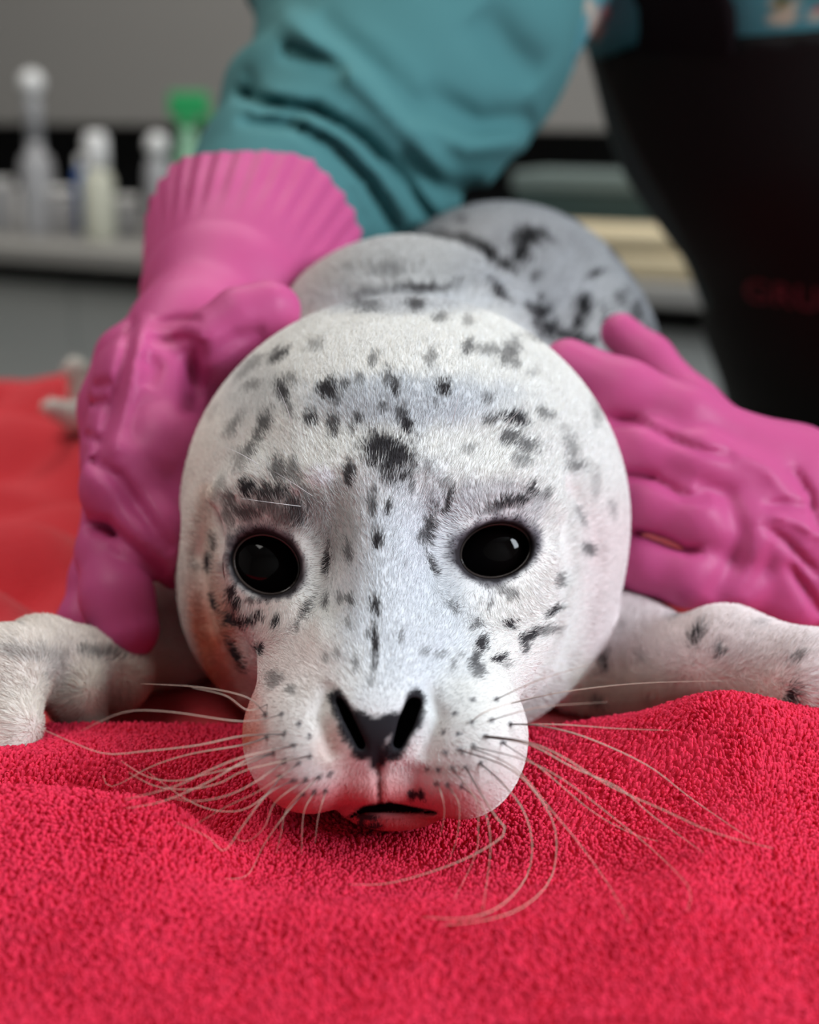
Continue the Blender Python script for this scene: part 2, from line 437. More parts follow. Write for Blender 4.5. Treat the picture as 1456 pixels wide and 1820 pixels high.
# right side of the counter: bin and tan cloths
q = upv(1072, .18); e = empty('storage_bin', q, 'dark green plastic storage bin with grey lid on the counter', 'bin', None, ang)
MB().box((0, 0, .046), (.105, .05, .044)).build('body', m_bin, e, bevel=.006)
MB().box((0, 0, .102), (.108, .053, .012)).build('lid', m_binlid, e, bevel=.004)
for k, (hx, hz, zz, px, lab) in enumerate([(.16, .016, .016, 1140, 'folded tan cloth at the bottom of the pile on the counter'), (.125, .013, .045, 1110, 'folded tan cloth on top of the pile on the counter')]):
    q = upv(px, .052); o = MB().box((0, 0, 0), (hx, .048, hz)).build('folded_cloth', m_tan, None, bevel=.010)
    o.location = (q.x, q.y, TOPZ+zz); o.rotation_euler.z = ang+.05*k; tag(o, lab, 'cloth', 'folded tan cloths on the counter')

# ================================================================== TABLE AND TOWELS
tb = empty('exam_table', (0, .7, FLOOR), 'steel examination table under the red towels', 'table')
MB().box((0, 0, -FLOOR-.0155), (.62, .44, .015)).build('tabletop', m_steel, tb, bevel=.004)
for sx in (-1, 1):
    for sy in (-1, 1): MB().box((sx*.56, sy*.38, (-FLOOR-.03)/2), (.02, .02, (-FLOOR-.03)/2)).build('leg', m_steel, tb)
V, Q = grid(back_h, -.58, .58, .50, 1.12, .006)
bt = tag(mesh('bath_towel', V, Q, m_coral), 'coral red towel lying under and behind the seal', 'towel')
V, Q = grid(front_h, -.34, .40, .29, .575, .0025)
ft = tag(mesh('terry_towel', V, Q, m_towel), 'crumpled red terry towel in front of the seal\'s chin', 'towel')
# terry pile: tight small loops standing in wavy rows
def pile():
    s = .0018; xs = np.arange(-.235, .30, s*.6); ys = np.arange(.375, .572, s)
    X, Y = np.meshgrid(xs, ys, indexing='ij'); X = X.ravel(); Y = Y.ravel()
    q = w2c(np.stack([X, Y, front_h(X, Y)], 1)); px, py = pix(q)
    k = (px > -90) & (px < 1640) & (py < 1850); X, Y = X[k], Y[k]
    N = len(X)
    X = X+s*.34*RNG.standard_normal(N)+.0012*n2(X, Y, 60, 8); Y = Y+s*.22*RNG.standard_normal(N)+.0012*n2(X, Y, 60, 9)
    Z = front_h(X, Y)
    th = RNG.normal(1.45, .55, N)+1.2*n2(X, Y, 30, 6); L = s*(.62+.25*RNG.random(N)); H = .0017*(.7+.5*RNG.random(N))
    dx, dy = np.cos(th)*L, np.sin(th)*L
    lean = np.stack([n2(X, Y, 90, 11), n2(X, Y, 90, 12)], 1)*.0009
    t = np.array([0, .25, .5, .75, 1.]); pts = np.zeros((N, 5, 3))
    for i, u in enumerate(t):
        hgt = math.sin(math.pi*u)
        pts[:, i, 0] = X+dx*(u-.5)*(1+.5*hgt)+lean[:, 0]*hgt; pts[:, i, 1] = Y+dy*(u-.5)*(1+.5*hgt)+lean[:, 1]*hgt
        pts[:, i, 2] = Z-.0003+H*hgt
    rad = np.full((N, 5), .00052)*(1+.15*RNG.standard_normal((N, 1)))
    v = RNG.random((N, 1))*.3+.85
    c = np.array([[.78, .038, .092]])*v
    return pts, rad, c
pts, rad, c = pile()
tag(curves('terry_pile', pts, rad, c, m_pile, ft))

# ================================================================== SEAL
EYES = [(474, 1003, 62, 53, 28), (881, 979, 65, 49, -14)]
def eye2d(x, y, e, grow=0):
    cx, cy, rx, ry, r = e; c, s = math.cos(math.radians(r)), math.sin(math.radians(r))
    u = ((x-cx)*c+(y-cy)*s)/(rx+grow); v = (-(x-cx)*s+(y-cy)*c)/(ry+grow)
    return np.sqrt(u*u+v*v)
NOSTL = [(603, 1244, 5), (617, 1272, 9), (643, 1325, 8)]
NOSTR = [(735, 1252, 13), (722, 1285, 15), (707, 1322, 9)]
def seal_sdf(p):
    x, y = pix(p)
    f = ell(p, 718, 925, .672, 398, 396, .078)
    f = smin(f, ell(p, 690, 1085, .655, 335, 222, .055), .03)
    f = smin(f, ell(p, 702, 862, .625, 312, 285, .068), .025)          # cranium
    f = smin(f, ell(p, 690, 1060, .605, 270, 170, .040), .025)         # face below the eyes
    f = smin(f, ell(p, 476, 1000, .606, 92, 88, .027), .014)           # orbits
    f = smin(f, ell(p, 881, 980, .606, 95, 88, .027), .014)
    f = smin(f, chain(p, [(672, 900, .590, .030), (672, 1080, .570, .029), (668, 1235, .540, .0225)], .004), .022)
    f = smin(f, chain(p, [(690, 1110, .585, .040), (680, 1260, .56, .036)], .004), .02)
    f = smin(f, ell(p, 552, 1318, .538, 112, 124, .030), .010)          # whisker pads
    f = smin(f, ell(p, 818, 1322, .538, 114, 130, .030), .010)
    f = smin(f, chain(p, [(600, 1120, .578, .022), (575, 1190, .565, .021), (550, 1290, .545, .019)], .004), .012)
    f = smin(f, chain(p, [(775, 1120, .578, .024), (795, 1190, .566, .022), (818, 1290, .545, .019)], .004), .012)
    f = smin(f, ell(p, 882, 1125, .595, 105, 125, .026), .022)
    f = smin(f, ell(p, 470, 1085, .602, 80, 80, .018), .02)
    f = smin(f, ell(p, 670, 1285, .522, 90, 80, .016), .012)           # nose
    f = smin(f, ell(p, 672, 1390, .527, 62, 42, .012), .008)           # upper lip centre
    f = smin(f, ell(p, 700, 1434, .552, 92, 36, .022), .006)           # chin
    # brows
    f = smin(f, chain(p, [(405, 905, .596, .008), (470, 868, .583, .010), (555, 885, .572, .009)], .004), .012)
    f = smin(f, chain(p, [(800, 885, .572, .008), (880, 858, .580, .010), (965, 890, .594, .008)], .004), .012)
    f = smin(f, ell(p, 570, 850, .5625, 22, 20, .004), .004)
    # hollows beside the bridge, forehead furrow, folds between face and ruff
    f = ssub(f, ell(p, 572, 985, .545, 26, 85, .012), .018)
    f = ssub(f, ell(p, 775, 985, .545, 26, 80, .012), .018)
    f = ssub(f, chain(p, [(560, 745, .557, .004), (720, 735, .548, .005), (880, 760, .560, .004)], .004), .016)
    f = ssub(f, chain(p, [(372, 940, .597, .004), (372, 1040, .594, .006), (392, 1150, .588, .008), (436, 1270, .580, .008)], .004), .012)
    f = ssub(f, chain(p, [(1012, 900, .600, .004), (1030, 1010, .597, .005), (1000, 1130, .592, .007), (948, 1250, .585, .008)], .004), .012)
    f = f+fold(x, y, [(590, 1215), (566, 1275), (590, 1350)], 16, .0022)*(p[:, 2] < .56)
    f = f+fold(x, y, [(752, 1215), (778, 1275), (752, 1350)], 16, .0022)*(p[:, 2] < .56)
    f = f+(p[:, 2] < .64)*(fold(x, y, [(1000, 850), (1040, 930), (1050, 1010), (1030, 1100), (990, 1190)], 22, .0024)+fold(x, y, [(985, 860), (1018, 935), (1026, 1010), (1006, 1090), (975, 1160)], 14, -.0014))
    f = f+(p[:, 2] < .64)*(fold(x, y, [(392, 880), (368, 990), (385, 1110), (432, 1240)], 24, .0030)+fold(x, y, [(345, 860), (336, 990), (352, 1110), (405, 1230)], 18, -.0014))
    # eye openings, nostrils, philtrum, mouth
    x, y = pix(p)
    near = (p[:, 2] < .64) & (y > 850)
    if near.any():
        q = p[near]; g = f[near]; xx, yy = x[near], y[near]
        for e in EYES:
            o = (eye2d(xx, yy, e)-1)*52*q[:, 2]/F
            g = ssub(g, np.maximum(o, q[:, 2]-.606), .0025)
        g = ssub(g, line2(q, NOSTL, .530), .0015)
        g = ssub(g, line2(q, NOSTR, .532), .0015)
        g = ssub(g, chain(q, [(672, 1330, .5055, .0010), (673, 1372, .513, .0010), (675, 1432, .517, .0012)], .001), .0015)
        g = ssub(g, line2(q, [(622, 1452, 2), (650, 1438, 5), (690, 1434, 8), (735, 1440, 4), (775, 1443, 1.5)], .545), .0015)
        f[near] = g
    # neck, back, hump
    f = smin(f, ell(p, 722, 655, .775, 254, 232, .068), .018)
    f = smin(f, ell(p, 888, 700, .92, 288, 333, .125), .022)
    f = smin(f, chain(p, [(830, 800, 1.02, .085), (560, 800, 1.12, .060), (330, 740, 1.13, .036), (210, 735, 1.12, .022)], .02), .03)
    f = smin(f, chain(p, [(205, 735, 1.10, .016), (135, 742, 1.00, .009), (92, 724, .99, .006)], .004), .01)
    f = smin(f, chain(p, [(205, 730, 1.12, .016), (155, 695, 1.06, .011), (134, 655, 1.05, .008)], .004), .01)
    # fore flippers
    f = smin(f, chain(p, [(430, 1040, .75, .040), (300, 1138, .705, .022), (170, 1185, .665, .017)], .01), .004)
    f = smin(f, chain(p, [(200, 1195, .648, .017), (70, 1165, .620, .014), (0, 1190, .600, .014), (-60, 1270, .590, .011)], .006), .01)
    f = smin(f, chain(p, [(20, 1190, .600, .013), (20, 1290, .585, .010), (10, 1340, .580, .008)], .006), .012)
    f = smin(f, chain(p, [(75, 1170, .622, .014), (128, 1215, .622, .012), (150, 1300, .628, .009)], .005), .006)
    f = smin(f, ell(p, 1080, 1180, .690, 165, 135, .04), .003)
    f = smin(f, chain(p, [(1150, 1190, .670, .021), (1290, 1170, .630, .0195), (1456, 1215, .602, .0185), (1640, 1280, .59, .014)], .008), .012)
    zw = CAMZ+p[:, 1]*cp-p[:, 2]*sp_
    return ssub(f, zw-.0062, .004)
ax = [axis(-.33, -.105, .105, .30, .0012, .0042), axis(-.19, -.135, .09, .19, .0012, .0036), axis(.48, .495, .615, 1.24, .0012, .0045)]
SV, SQ = surface_nets(seal_sdf, ax)
SN = vnormals(SV, SQ)
print('seal', len(SV), len(SQ))
def seal_depth(x, y, lo=.48, hi=.75):
    d = np.linspace(lo, hi, 541).astype(f32); q = np.stack([(x-CX)/F*d, (CY-y)/F*d, d], 1); v = seal_sdf(q)
    k = np.argmax(v < 0); return float(d[k]) if (v < 0).any() else None

# coat pattern: (x, y, rx, ry, lean degrees, darkness) of each marking on the face, seen from the front
SPOTS = [
(495,637,17,9,-30,.7),(452,650,20,8,-30,.35),(430,668,12,7,-40,.3),(448,690,14,7,-30,.4),(504,702,10,18,-30,.75),(518,677,9,8,0,.45),
(583,697,13,17,-10,.85),(598,712,8,9,0,.6),(553,747,12,11,0,.75),(593,757,9,17,5,.7),(472,757,12,20,25,.65),(460,778,10,13,30,.6),
(417,762,7,22,32,.45),(518,735,6,11,0,.5),(612,687,8,6,0,.6),(640,675,6,9,0,.45),(663,642,6,12,15,.5),(560,618,12,8,0,.35),
(650,545,24,10,0,.5),(635,537,8,6,0,.6),(680,725,7,10,0,.55),(637,747,7,5,0,.7),(627,765,4,9,0,.5),(690,675,8,15,0,.6),(445,800,16,10,-45,.6),
(380,735,6,14,25,.15),(739,542,14,10,0,.7),(783,565,12,8,0,.5),(832,572,8,7,0,.35),(702,690,6,13,0,.75),(787,693,12,13,15,.95),
(774,720,4,9,0,.5),(830,622,6,14,25,.6),(868,625,20,7,10,.45),(905,630,13,24,30,.55),(915,650,9,8,0,.45),(765,637,8,12,15,.4),
(867,712,9,7,0,.45),(945,665,10,5,0,.3),(868,750,12,7,0,.65),(912,747,20,9,15,.85),(966,740,16,7,10,.5),(903,780,14,14,30,.65),
(935,795,18,14,30,.6),(713,740,8,12,0,.6),(722,760,9,14,0,.8),(1003,765,8,6,0,.2),(1060,740,8,18,-10,.3),
(675,800,26,24,0,.85),(705,815,26,30,0,.8),(690,838,14,20,0,.7),(668,785,8,16,0,.7),(732,820,8,22,0,.55),(622,843,9,18,0,.75),(430,818,14,20,30,.35),(392,870,8,25,15,.3),
(497,838,11,22,-10,.6),(522,840,10,20,0,.5),(445,872,12,12,0,.85),(470,878,16,12,-20,.75),(500,876,14,10,-30,.75),(525,905,16,22,-30,.7),(412,895,7,18,0,.6),
(440,915,22,8,0,.65),(480,905,24,9,20,.5),(505,925,22,8,25,.5),(545,880,8,20,-15,.4),(408,925,8,12,0,.5),
(671,965,8,15,0,.9),(620,985,6,15,0,.6),(578,998,6,21,5,.9),(662,905,6,15,0,.65),(690,903,5,14,0,.75),(665,875,6,10,0,.5),
(380,965,6,14,-10,.6),(372,1000,6,15,0,.8),(350,1010,4,8,30,.4),(413,1050,7,10,0,.9),(420,1070,8,13,0,.9),(446,1065,11,5,0,.6),
(500,1058,12,6,-10,.6),(383,1070,6,15,-30,.85),(420,1100,17,11,10,.95),(448,1095,17,6,-18,.95),(492,1098,5,11,0,.8),(541,1082,5,17,30,.65),
(577,1075,6,11,0,.65),(605,1070,5,9,0,.5),(623,1070,8,9,0,.65),(668,1080,7,15,-5,.85),(528,1115,4,10,0,.4),(622,1112,5,9,0,.35),
(427,1168,7,28,-25,.95),(464,1153,7,9,0,.9),(668,1150,5,24,-4,.85),(600,1165,4,8,0,.4),(580,1172,5,6,0,.4),(655,1130,3,9,0,.5),
(730,865,5,13,0,.55),(768,940,10,26,5,.7),(752,957,9,10,0,.65),(797,893,5,20,15,.75),(788,862,10,10,0,.35),(830,800,10,6,0,.3),(760,835,6,8,0,.3),
(772,1004,6,19,-30,.75),(810,1078,4,12,0,.5),(720,1005,3,7,0,.25),(870,1073,4,8,20,.5),(903,1107,12,9,0,.95),(842,1110,7,15,30,.6),
(853,1145,8,17,25,.8),(843,1172,8,13,25,.7),(885,1172,12,6,-15,.85),(938,1132,17,9,-35,.8),(965,1123,20,7,-10,.5),(933,1152,8,10,0,.7),
(980,1088,14,5,-38,.8),(992,1033,6,11,20,.6),(1043,978,10,9,0,.6),(1012,800,11,20,-10,.4),(1022,833,16,9,0,.5),(1055,860,8,25,0,.2),
(1085,905,6,15,-10,.25),(1030,920,5,20,-25,.35),(925,820,16,10,0,.45),(943,873,8,10,0,.75),(915,893,34,8,-12,.75),(970,882,5,8,0,.5),
(878,905,24,7,-20,.5),(880,1040,16,4,0,.55),(905,1050,20,6,0,.5),(755,1163,8,5,0,.4),(780,1165,8,5,0,.4),(815,1165,5,5,0,.3),(712,1135,3,9,0,.5),
(490,1207,14,9,0,.45),(483,1216,7,7,0,.4),(518,1226,6,8,-20,.4),(634,1185,4,12,0,.5),(660,1212,5,9,0,.4),(665,1175,5,22,0,.6),
(848,1192,10,10,25,.6),(803,1185,4,10,0,.4),(900,1183,8,4,0,.4),
(732,1412,8,7,0,.9),(748,1410,5,9,0,.8),(650,1452,18,5,0,1),(665,1468,14,4,0,.9),(642,1462,5,9,20,.9),
# the hump and the back of the neck
(735,512,52,7,0,.8),(660,520,36,6,-4,.5),(690,482,30,10,0,.35),(620,478,12,9,0,.25),(850,440,26,8,25,.9),(872,458,14,9,40,.85),(895,478,22,6,15,.6),
(938,428,22,15,0,.95),(928,452,12,20,25,.95),(970,425,16,6,40,.5),(882,525,7,20,-35,.8),(955,560,16,20,-40,.95),(972,588,22,16,0,.95),
(1035,548,14,14,0,.8),(1028,572,10,22,10,.8),(1012,603,36,9,10,.9),(1080,600,12,34,-10,.95),(1055,490,14,6,-15,.5),(1100,535,10,14,0,.35),(800,425,40,6,5,.35),
(1130,560,12,22,-20,.4),(1150,600,12,30,-10,.4),(820,395,10,6,0,.3),(950,500,8,8,0,.4),(1125,480,9,20,-30,.3),(1095,450,8,20,-35,.3),
# flippers
(1238,1130,8,15,20,.85),(1275,1160,7,10,10,.7),(1402,1245,10,18,25,.85),(1408,1175,18,6,-30,.5),(1072,1180,9,14,0,.75),(1060,1242,12,9,0,.55),
(1145,1170,10,9,0,.3),(1150,1240,8,6,0,.25),(1345,1110,10,6,0,.2),(1190,1100,9,7,0,.3),(1100,1120,8,6,0,.25),
(180,1165,40,7,5,.55),(60,1165,60,12,10,.3),(110,1210,30,25,30,.3)]
DOTS = [(472,1270),(500,1270),(532,1286),(505,1305),(550,1308),(522,1325),(552,1343),(486,1338),(507,1353),(532,1357),(475,1310),(500,1380),
(522,1387),(545,1385),(568,1380),(560,1407),(580,1405),(538,1412),(588,1374),(840,1244),(882,1243),(808,1268),(837,1284),(873,1280),(788,1302),
(815,1304),(862,1308),(907,1287),(790,1338),(817,1333),(841,1327),(759,1366),(779,1368),(803,1366),(828,1364),(853,1356),(775,1392),(795,1395),(820,1398),(893,1320)]
def seg_d(x, y, pts):
    r = None
    for a, b in zip(pts[:-1], pts[1:]):
        bx, by = b[0]-a[0], b[1]-a[1]; h = np.clip(((x-a[0])*bx+(y-a[1])*by)/(bx*bx+by*by), 0, 1)
        s = np.hypot(x-a[0]-h*bx, y-a[1]-h*by)-(a[2]+(b[2]-a[2])*h); r = s if r is None else np.minimum(r, s)
    return r
def coat(p, nrm, rnd=None):
    """colour of the coat at camera-space points; rnd: a random number per hair, none for the skin"""
    n = len(p); x, y = pix(p); d = p[:, 2]
    nz1 = noise(p, 420, 3); nz2 = noise(p, 160, 5); nz3 = noise(p, 45, 6); nz4 = noise(p, 22, 9)
    C = np.tile(np.array([.90, .885, .85], f32), (n, 1))
    def mix(col, m):
        m = np.clip(m, 0, 1)[:, None]; C[:] = C*(1-m)+np.array(col, f32)*m
    def blob(cx, cy, rx, ry, s=.45): return sst(1+s, 1-s, np.hypot((x-cx)/rx, (y-cy)/ry)+.15*nz2)
    head = sst(.70, .67, d); front = sst(-.02, .12, -nrm[:, 2])
    # broad tones of the coat, with towel bounce painted in under the muzzle
    mix((.74, .77, .82), .8*blob(720, 1060, 130, 230)*head)
    mix((.60, .63, .68), .75*blob(720, 715, 190, 48)*head)
    mix((.66, .66, .66), .6*blob(450, 700, 60, 60)*head)
    mix((.45, .45, .44), .75*blob(590, 935, 48, 75)*head)
    mix((.52, .52, .52), .6*blob(500, 915, 75, 45)*head)
    mix((.60, .61, .64), .6*blob(880, 900, 85, 40)*head)
    mix((.50, .52, .56), .7*blob(700, 535, 190, 26, .5))
    mix((.84, .74, .66), .6*sst(430, 330, x)*head)
    mix((.86, .74, .74), .75*sst(1000, 1060, x)*sst(820, 960, y)*head)
    mix((.62, .20, .12), 1.0*sst(46, 12, np.abs(seg_d(x, y, [(362, 1000, 4), (384, 1110, 12), (430, 1290, 14)])))*sst(990, 1120, y)*head)
    mix((.72, .55, .44), .5*sst(26, 2, np.abs(seg_d(x, y, [(372, 880, 0), (372, 1010, 4), (392, 1110, 8)])))*head)
    mix((.85, .72, .70), .6*blob(500, 1200, 90, 110)*head)
    mix((.66, .64, .60), .5*blob(545, 1300, 60, 90)*head)
    mix((.62, .62, .60), .5*blob(800, 1290, 55, 90)*head)
    mix((.76, .18, .21), .85*sst(1378, 1430, y+8*nz2)*sst(440, 470, x)*sst(900, 780, x)*head)  # wet pink fur, plus red bounce from the towel painted in
    mix((.80, .30, .30), .6*blob(660, 1405, 70, 36)*head)
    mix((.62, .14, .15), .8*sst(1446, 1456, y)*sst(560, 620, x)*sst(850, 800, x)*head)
    mix((.75, .45, .36), .35*blob(600, 1330, 40, 50)*head)
    mix((.50, .38, .34), .35*blob(790, 1365, 50, 12)*head)
    mix((.94, .92, .95), .9*blob(572, 850, 22, 16)*head); mix((.62, .30, .32), .55*blob(528, 880, 10, 10)*head)
    # back
    g = np.maximum(sst(.70, .76, d)*sst(-.06, -.02, p[:, 1]), sst(.66, .69, d)*sst(545, 505, y))
    mix((.45, .455, .46), .8*g)
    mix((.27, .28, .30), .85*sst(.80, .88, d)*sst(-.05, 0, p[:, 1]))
    mix((.36, .37, .40), .6*blob(940, 480, 120, 110)*g)
    mix((.62, .56, .52), .7*sst(660, 560, x)*sst(.70, .76, d)*sst(.85, .80, d)*sst(380, 430, y))
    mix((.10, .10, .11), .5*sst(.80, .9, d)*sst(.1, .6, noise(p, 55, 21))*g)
    mix((.74, .74, .68), .9*sst(.90, .95, d)*sst(280, 240, x))
    
    # flippers
    fl = sst(-.055, -.075, p[:, 1])*sst(.575, .60, d)*sst(.80, .76, d)*np.maximum(sst(330, 290, x), sst(990, 1040, x))
    mix((.68, .67, .54), .85*fl)
    mix((.42, .40, .36), .5*fl*sst(.0, .6, nz3)*sst(300, 250, x))
    mix((.22, .10, .09), .85*blob(105, 1270, 45, 62, .25)*sst(.69, .67, d)*sst(.605, .618, d))  # shadow inside the curled left flipper, painted into the colour
    # markings
    A_ = np.zeros(n, f32)
    for (cx, cy, rx, ry, r, a) in SPOTS:
        rx, ry = rx*1.12+1, ry*1.12+1
        k = np.nonzero((np.abs(x-cx) < (rx+ry)*1.8) & (np.abs(y-cy) < (rx+ry)*1.8))[0]
        if not len(k): continue
        c, s = math.cos(math.radians(r)), math.sin(math.radians(r))
        u = ((x[k]-cx)*c+(y[k]-cy)*s)/rx; v = (-(x[k]-cx)*s+(y[k]-cy)*c)/ry
        t = np.hypot(u, v)+.26*nz1[k]+.30*nz2[k]
        if rnd is not None: t = t+1.05*(rnd[k]-.5)
        A_[k] = np.maximum(A_[k], a*sst(1.25, .70, t))
    far = sst(.985, 1.0, d)
    A_ = np.minimum(1, 1.25*A_)*front*(1-far)
    # markings where the photograph does not reach: the flanks and the far side
    A_ = np.maximum(A_, (1-front)*sst(.28, .55, noise(p, 70, 31)+.3*nz2)*.8)
    # faint fine flecks
    if rnd is not None:
        A_ = np.maximum(A_, .38*sst(.86, 1.0, rnd+.25*nz3)*head*sst(1150, 1000, y)*sst(380, 430, x)*sst(1010, 940, x))
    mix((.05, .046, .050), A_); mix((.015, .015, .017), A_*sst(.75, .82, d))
    # dark eye surrounds
    for k, e in enumerate(EYES):
        t = eye2d(x, y, e); t = t+(.06*nz1+.06*nz2)
        mix((.16, .15, .17), .85*sst(1.42, 1.12, t+.1*nz2)*sst(e[1]+75, e[1]-30, y)*head)
        mix((.14, .13, .15), .8*sst(1.26, 1.12, t)*head)
        mix((.03, .026, .030), sst(1.16, 1.07, t)*head)
    # nose leather
    nn = np.minimum(seg_d(x, y, [(600, 1243, 16), (618, 1280, 18), (645, 1338, 15)]), seg_d(x, y, [(737, 1245, 17), (725, 1285, 22), (700, 1335, 17)]))
    nn = np.minimum(nn, seg_d(x, y, [(625, 1278, 14), (668, 1300, 26), (715, 1278, 14)])); nn = np.minimum(nn, seg_d(x, y, [(664, 1300, 24), (670, 1352, 16)]))
    nn = nn+4*nz1+3*nz2
    mix((.022, .021, .025), sst(5, -4, nn)*sst(.56, .55, d))
    mix((.10, .03, .03), .8*sst(4, 1, seg_d(x, y, [(673, 1360, 1.5), (675, 1430, 2)]))*sst(.56, .55, d))
    mix((.05, .015, .018), .9*sst(3, -2, seg_d(x, y, [(622, 1452, 2), (650, 1438, 7), (690, 1434, 10), (735, 1440, 6), (775, 1443, 2)]))*sst(.6, .57, d))
    if rnd is None:
        for (cx, cy) in DOTS: mix((.05, .045, .06), .9*sst(6.5, 2.5, np.hypot(x-cx, y-cy))*sst(.58, .57, d))
    else:
        dm = np.full(n, 99., f32)
        for (cx, cy) in DOTS: dm = np.minimum(dm, np.hypot(x-cx, y-cy))
        mix((.05, .045, .06), .9*sst(6.5, 2.5, dm)*sst(.58, .57, d))
    return C
seal = empty('seal_pup', (0, .62, 0), 'white seal pup with black spots facing the camera, held by pink gloves', 'seal')
mesh('body', c2w(SV), SQ, m_skin, seal, attr=coat(SV, SN))

def fur():
    tri = np.concatenate([SQ[:, [0, 1, 2]], SQ[:, [0, 2, 3]]])
    a, b, c = SV[tri[:, 0]], SV[tri[:, 1]], SV[tri[:, 2]]
    ar = np.linalg.norm(np.cross(b-a, c-a), axis=1)/2; ctr = (a+b+c)/3
    n = SN[tri[:, 0]]; facing = -(n*ctr).sum(1)/np.linalg.norm(ctr, axis=1)
    wgt = ar*np.where(ctr[:, 2] < .70, 1., np.where(ctr[:, 2] < .86, .35, .10))*np.where(facing > -.15, 1., .15)
    x, y = pix(ctr); wgt = wgt*np.where((x > -80) & (x < 1540), 1, .2)
    N = 330000
    t = RNG.choice(len(tri), N, p=wgt/wgt.sum()); u = RNG.random(N); v = RNG.random(N); fl = u+v > 1; u[fl] = 1-u[fl]; v[fl] = 1-v[fl]
    w0 = (1-u-v)[:, None]; u = u[:, None]; v = v[:, None]
    R = a[t]*w0+b[t]*u+c[t]*v; Nn = SN[tri[t, 0]]*w0+SN[tri[t, 1]]*u+SN[tri[t, 2]]*v
    Nn /= np.linalg.norm(Nn, axis=1, keepdims=True)
    x, y = pix(R); keep = np.ones(N, bool)
    near = R[:, 2] < .64
    for e in EYES: keep &= ~(near & (eye2d(x, y, e) < 1.10))
    for s in (NOSTL, NOSTR): keep &= ~(near & (seg_d(x, y, s) < 5))
    keep &= ~(near & (seg_d(x, y, [(630, 1282, 12), (668, 1300, 24), (712, 1282, 12)]) < 1)) & ~(near & (seg_d(x, y, [(664, 1300, 24), (670, 1352, 16)]) < 0))
    keep &= ~(near & (seg_d(x, y, [(673, 1360, 3), (675, 1430, 4)]) < 0))
    keep &= ~(near & (seg_d(x, y, [(622, 1452, 2), (690, 1434, 9), (775, 1443, 2)]) < 1))
    R, Nn, x, y = R[keep], Nn[keep], x[keep], y[keep]; N = len(R)
    nose = P(670, 1290, .50); away = R-nose; away /= np.linalg.norm(away, axis=1, keepdims=True)
    away += np.array([0, .12, .9], f32)*sst(.60, .70, R[:, 2])[:, None]
    # round the eyes the hair sweeps outwards
    for e in EYES:
        ec = P(e[0], e[1], .585); q = R-ec; q[:, 2] = 0; m = sst(.034, .016, np.linalg.norm(q, axis=1))*(R[:, 2] < .64)
        q /= np.linalg.norm(q, axis=1, keepdims=True)+1e-9; away = away*(1-m[:, None])+q*m[:, None]
    away += .16*np.stack([noise(R, 60, 41), noise(R, 60, 42), noise(R, 60, 43)], 1)+.16*RNG.standard_normal((N, 3))
    T = away-(away*Nn).sum(1)[:, None]*Nn; T /= np.linalg.norm(T, axis=1, keepdims=True)+1e-9
    L = .0046-.0014*sst(.60, .56, R[:, 2])
    mz = sst(1180, 1260, y)*sst(.57, .55, R[:, 2]); L = L*(1-.50*mz)
    L = L*(1-.60*sst(1.6, 1.15, np.minimum(eye2d(x, y, EYES[0]), eye2d(x, y, EYES[1])))*(R[:, 2] < .64))
    L = np.where(R[:, 2] > .72, .006, L)*(.65+.6*RNG.random(N))
    lift = .26+.10*mz
    K = 4; pts = np.zeros((N, K, 3)); s = np.linspace(0, 1, K)
    for i, q in enumerate(s):
        h = (lift*(q-.42*q*q))[:, None]
        pts[:, i] = R+T*(L*q)[:, None]*.95+Nn*L[:, None]*h-Nn*.0001
    rad = np.outer((.000095-.00003*mz)*(.7+.6*RNG.random(N)), np.array([1, .95, .7, .12]))
    rad *= np.where(R[:, 2] > .72, 2.6, 1)[:, None]
    rnd = RNG.random(N).astype(f32)
    col = coat(R.astype(f32), Nn, rnd)*(.86+.28*RNG.random((N, 1)))
    return c2w(pts), rad, np.clip(col, 0, .95)
fp, fr, fc = fur()
tag(curves('fur', fp, fr, fc, m_fur, seal))

for k, (e, ed) in enumerate(zip(EYES, (.5966, .5966))):
    c = W(e[0]+(5 if k == 0 else -3), e[1], ed); r = .0180
    mb = MB(); nn = 40; V = []; Fs = []
    for i in range(nn+1):
        th = math.pi*i/nn
        for j in range(nn): V.append((r*math.sin(th)*math.cos(2*math.pi*j/nn), r*math.sin(th)*math.sin(2*math.pi*j/nn), r*math.cos(th)))
    for i in range(nn):
        for j in range(nn): Fs.append((i*nn+j, (i+1)*nn+j, (i+1)*nn+(j+1) % nn, i*nn+(j+1) % nn))
    o = mb.add(V, Fs).build('eye', m_eye, seal, smooth=True)
    o.matrix_parent_inverse = PW(seal).inverted(); o.location = c
    # wet lid margin
    pts = []
    cx, cy, rx, ry, rr = e; cc, ss = math.cos(math.radians(rr)), math.sin(math.radians(rr))
    for j in range(41):
        t = 2*math.pi*j/40; u, v = (rx-2.0)*math.cos(t), (ry-2.0)*math.sin(t); X, Y = cx+u*cc-v*ss, cy+u*ss+v*cc
        ray = c2w(P(X, Y, 1.).astype(float))-np.array([0, 0, CAMZ]); ray /= np.linalg.norm(ray); oc = np.array([0, 0, CAMZ])-np.array(c)
        bq = ray@oc; disc = max(0, bq*bq-oc@oc+r*r); tt = -bq-math.sqrt(disc); hit = np.array([0, 0, CAMZ])+ray*(tt-.0001); pts.append(hit)
    t_ = MB().tube(pts, .0006, 6).build('eyelid_margin', m_tear, o, smooth=True); t_.matrix_parent_inverse = PW(o).inverted()

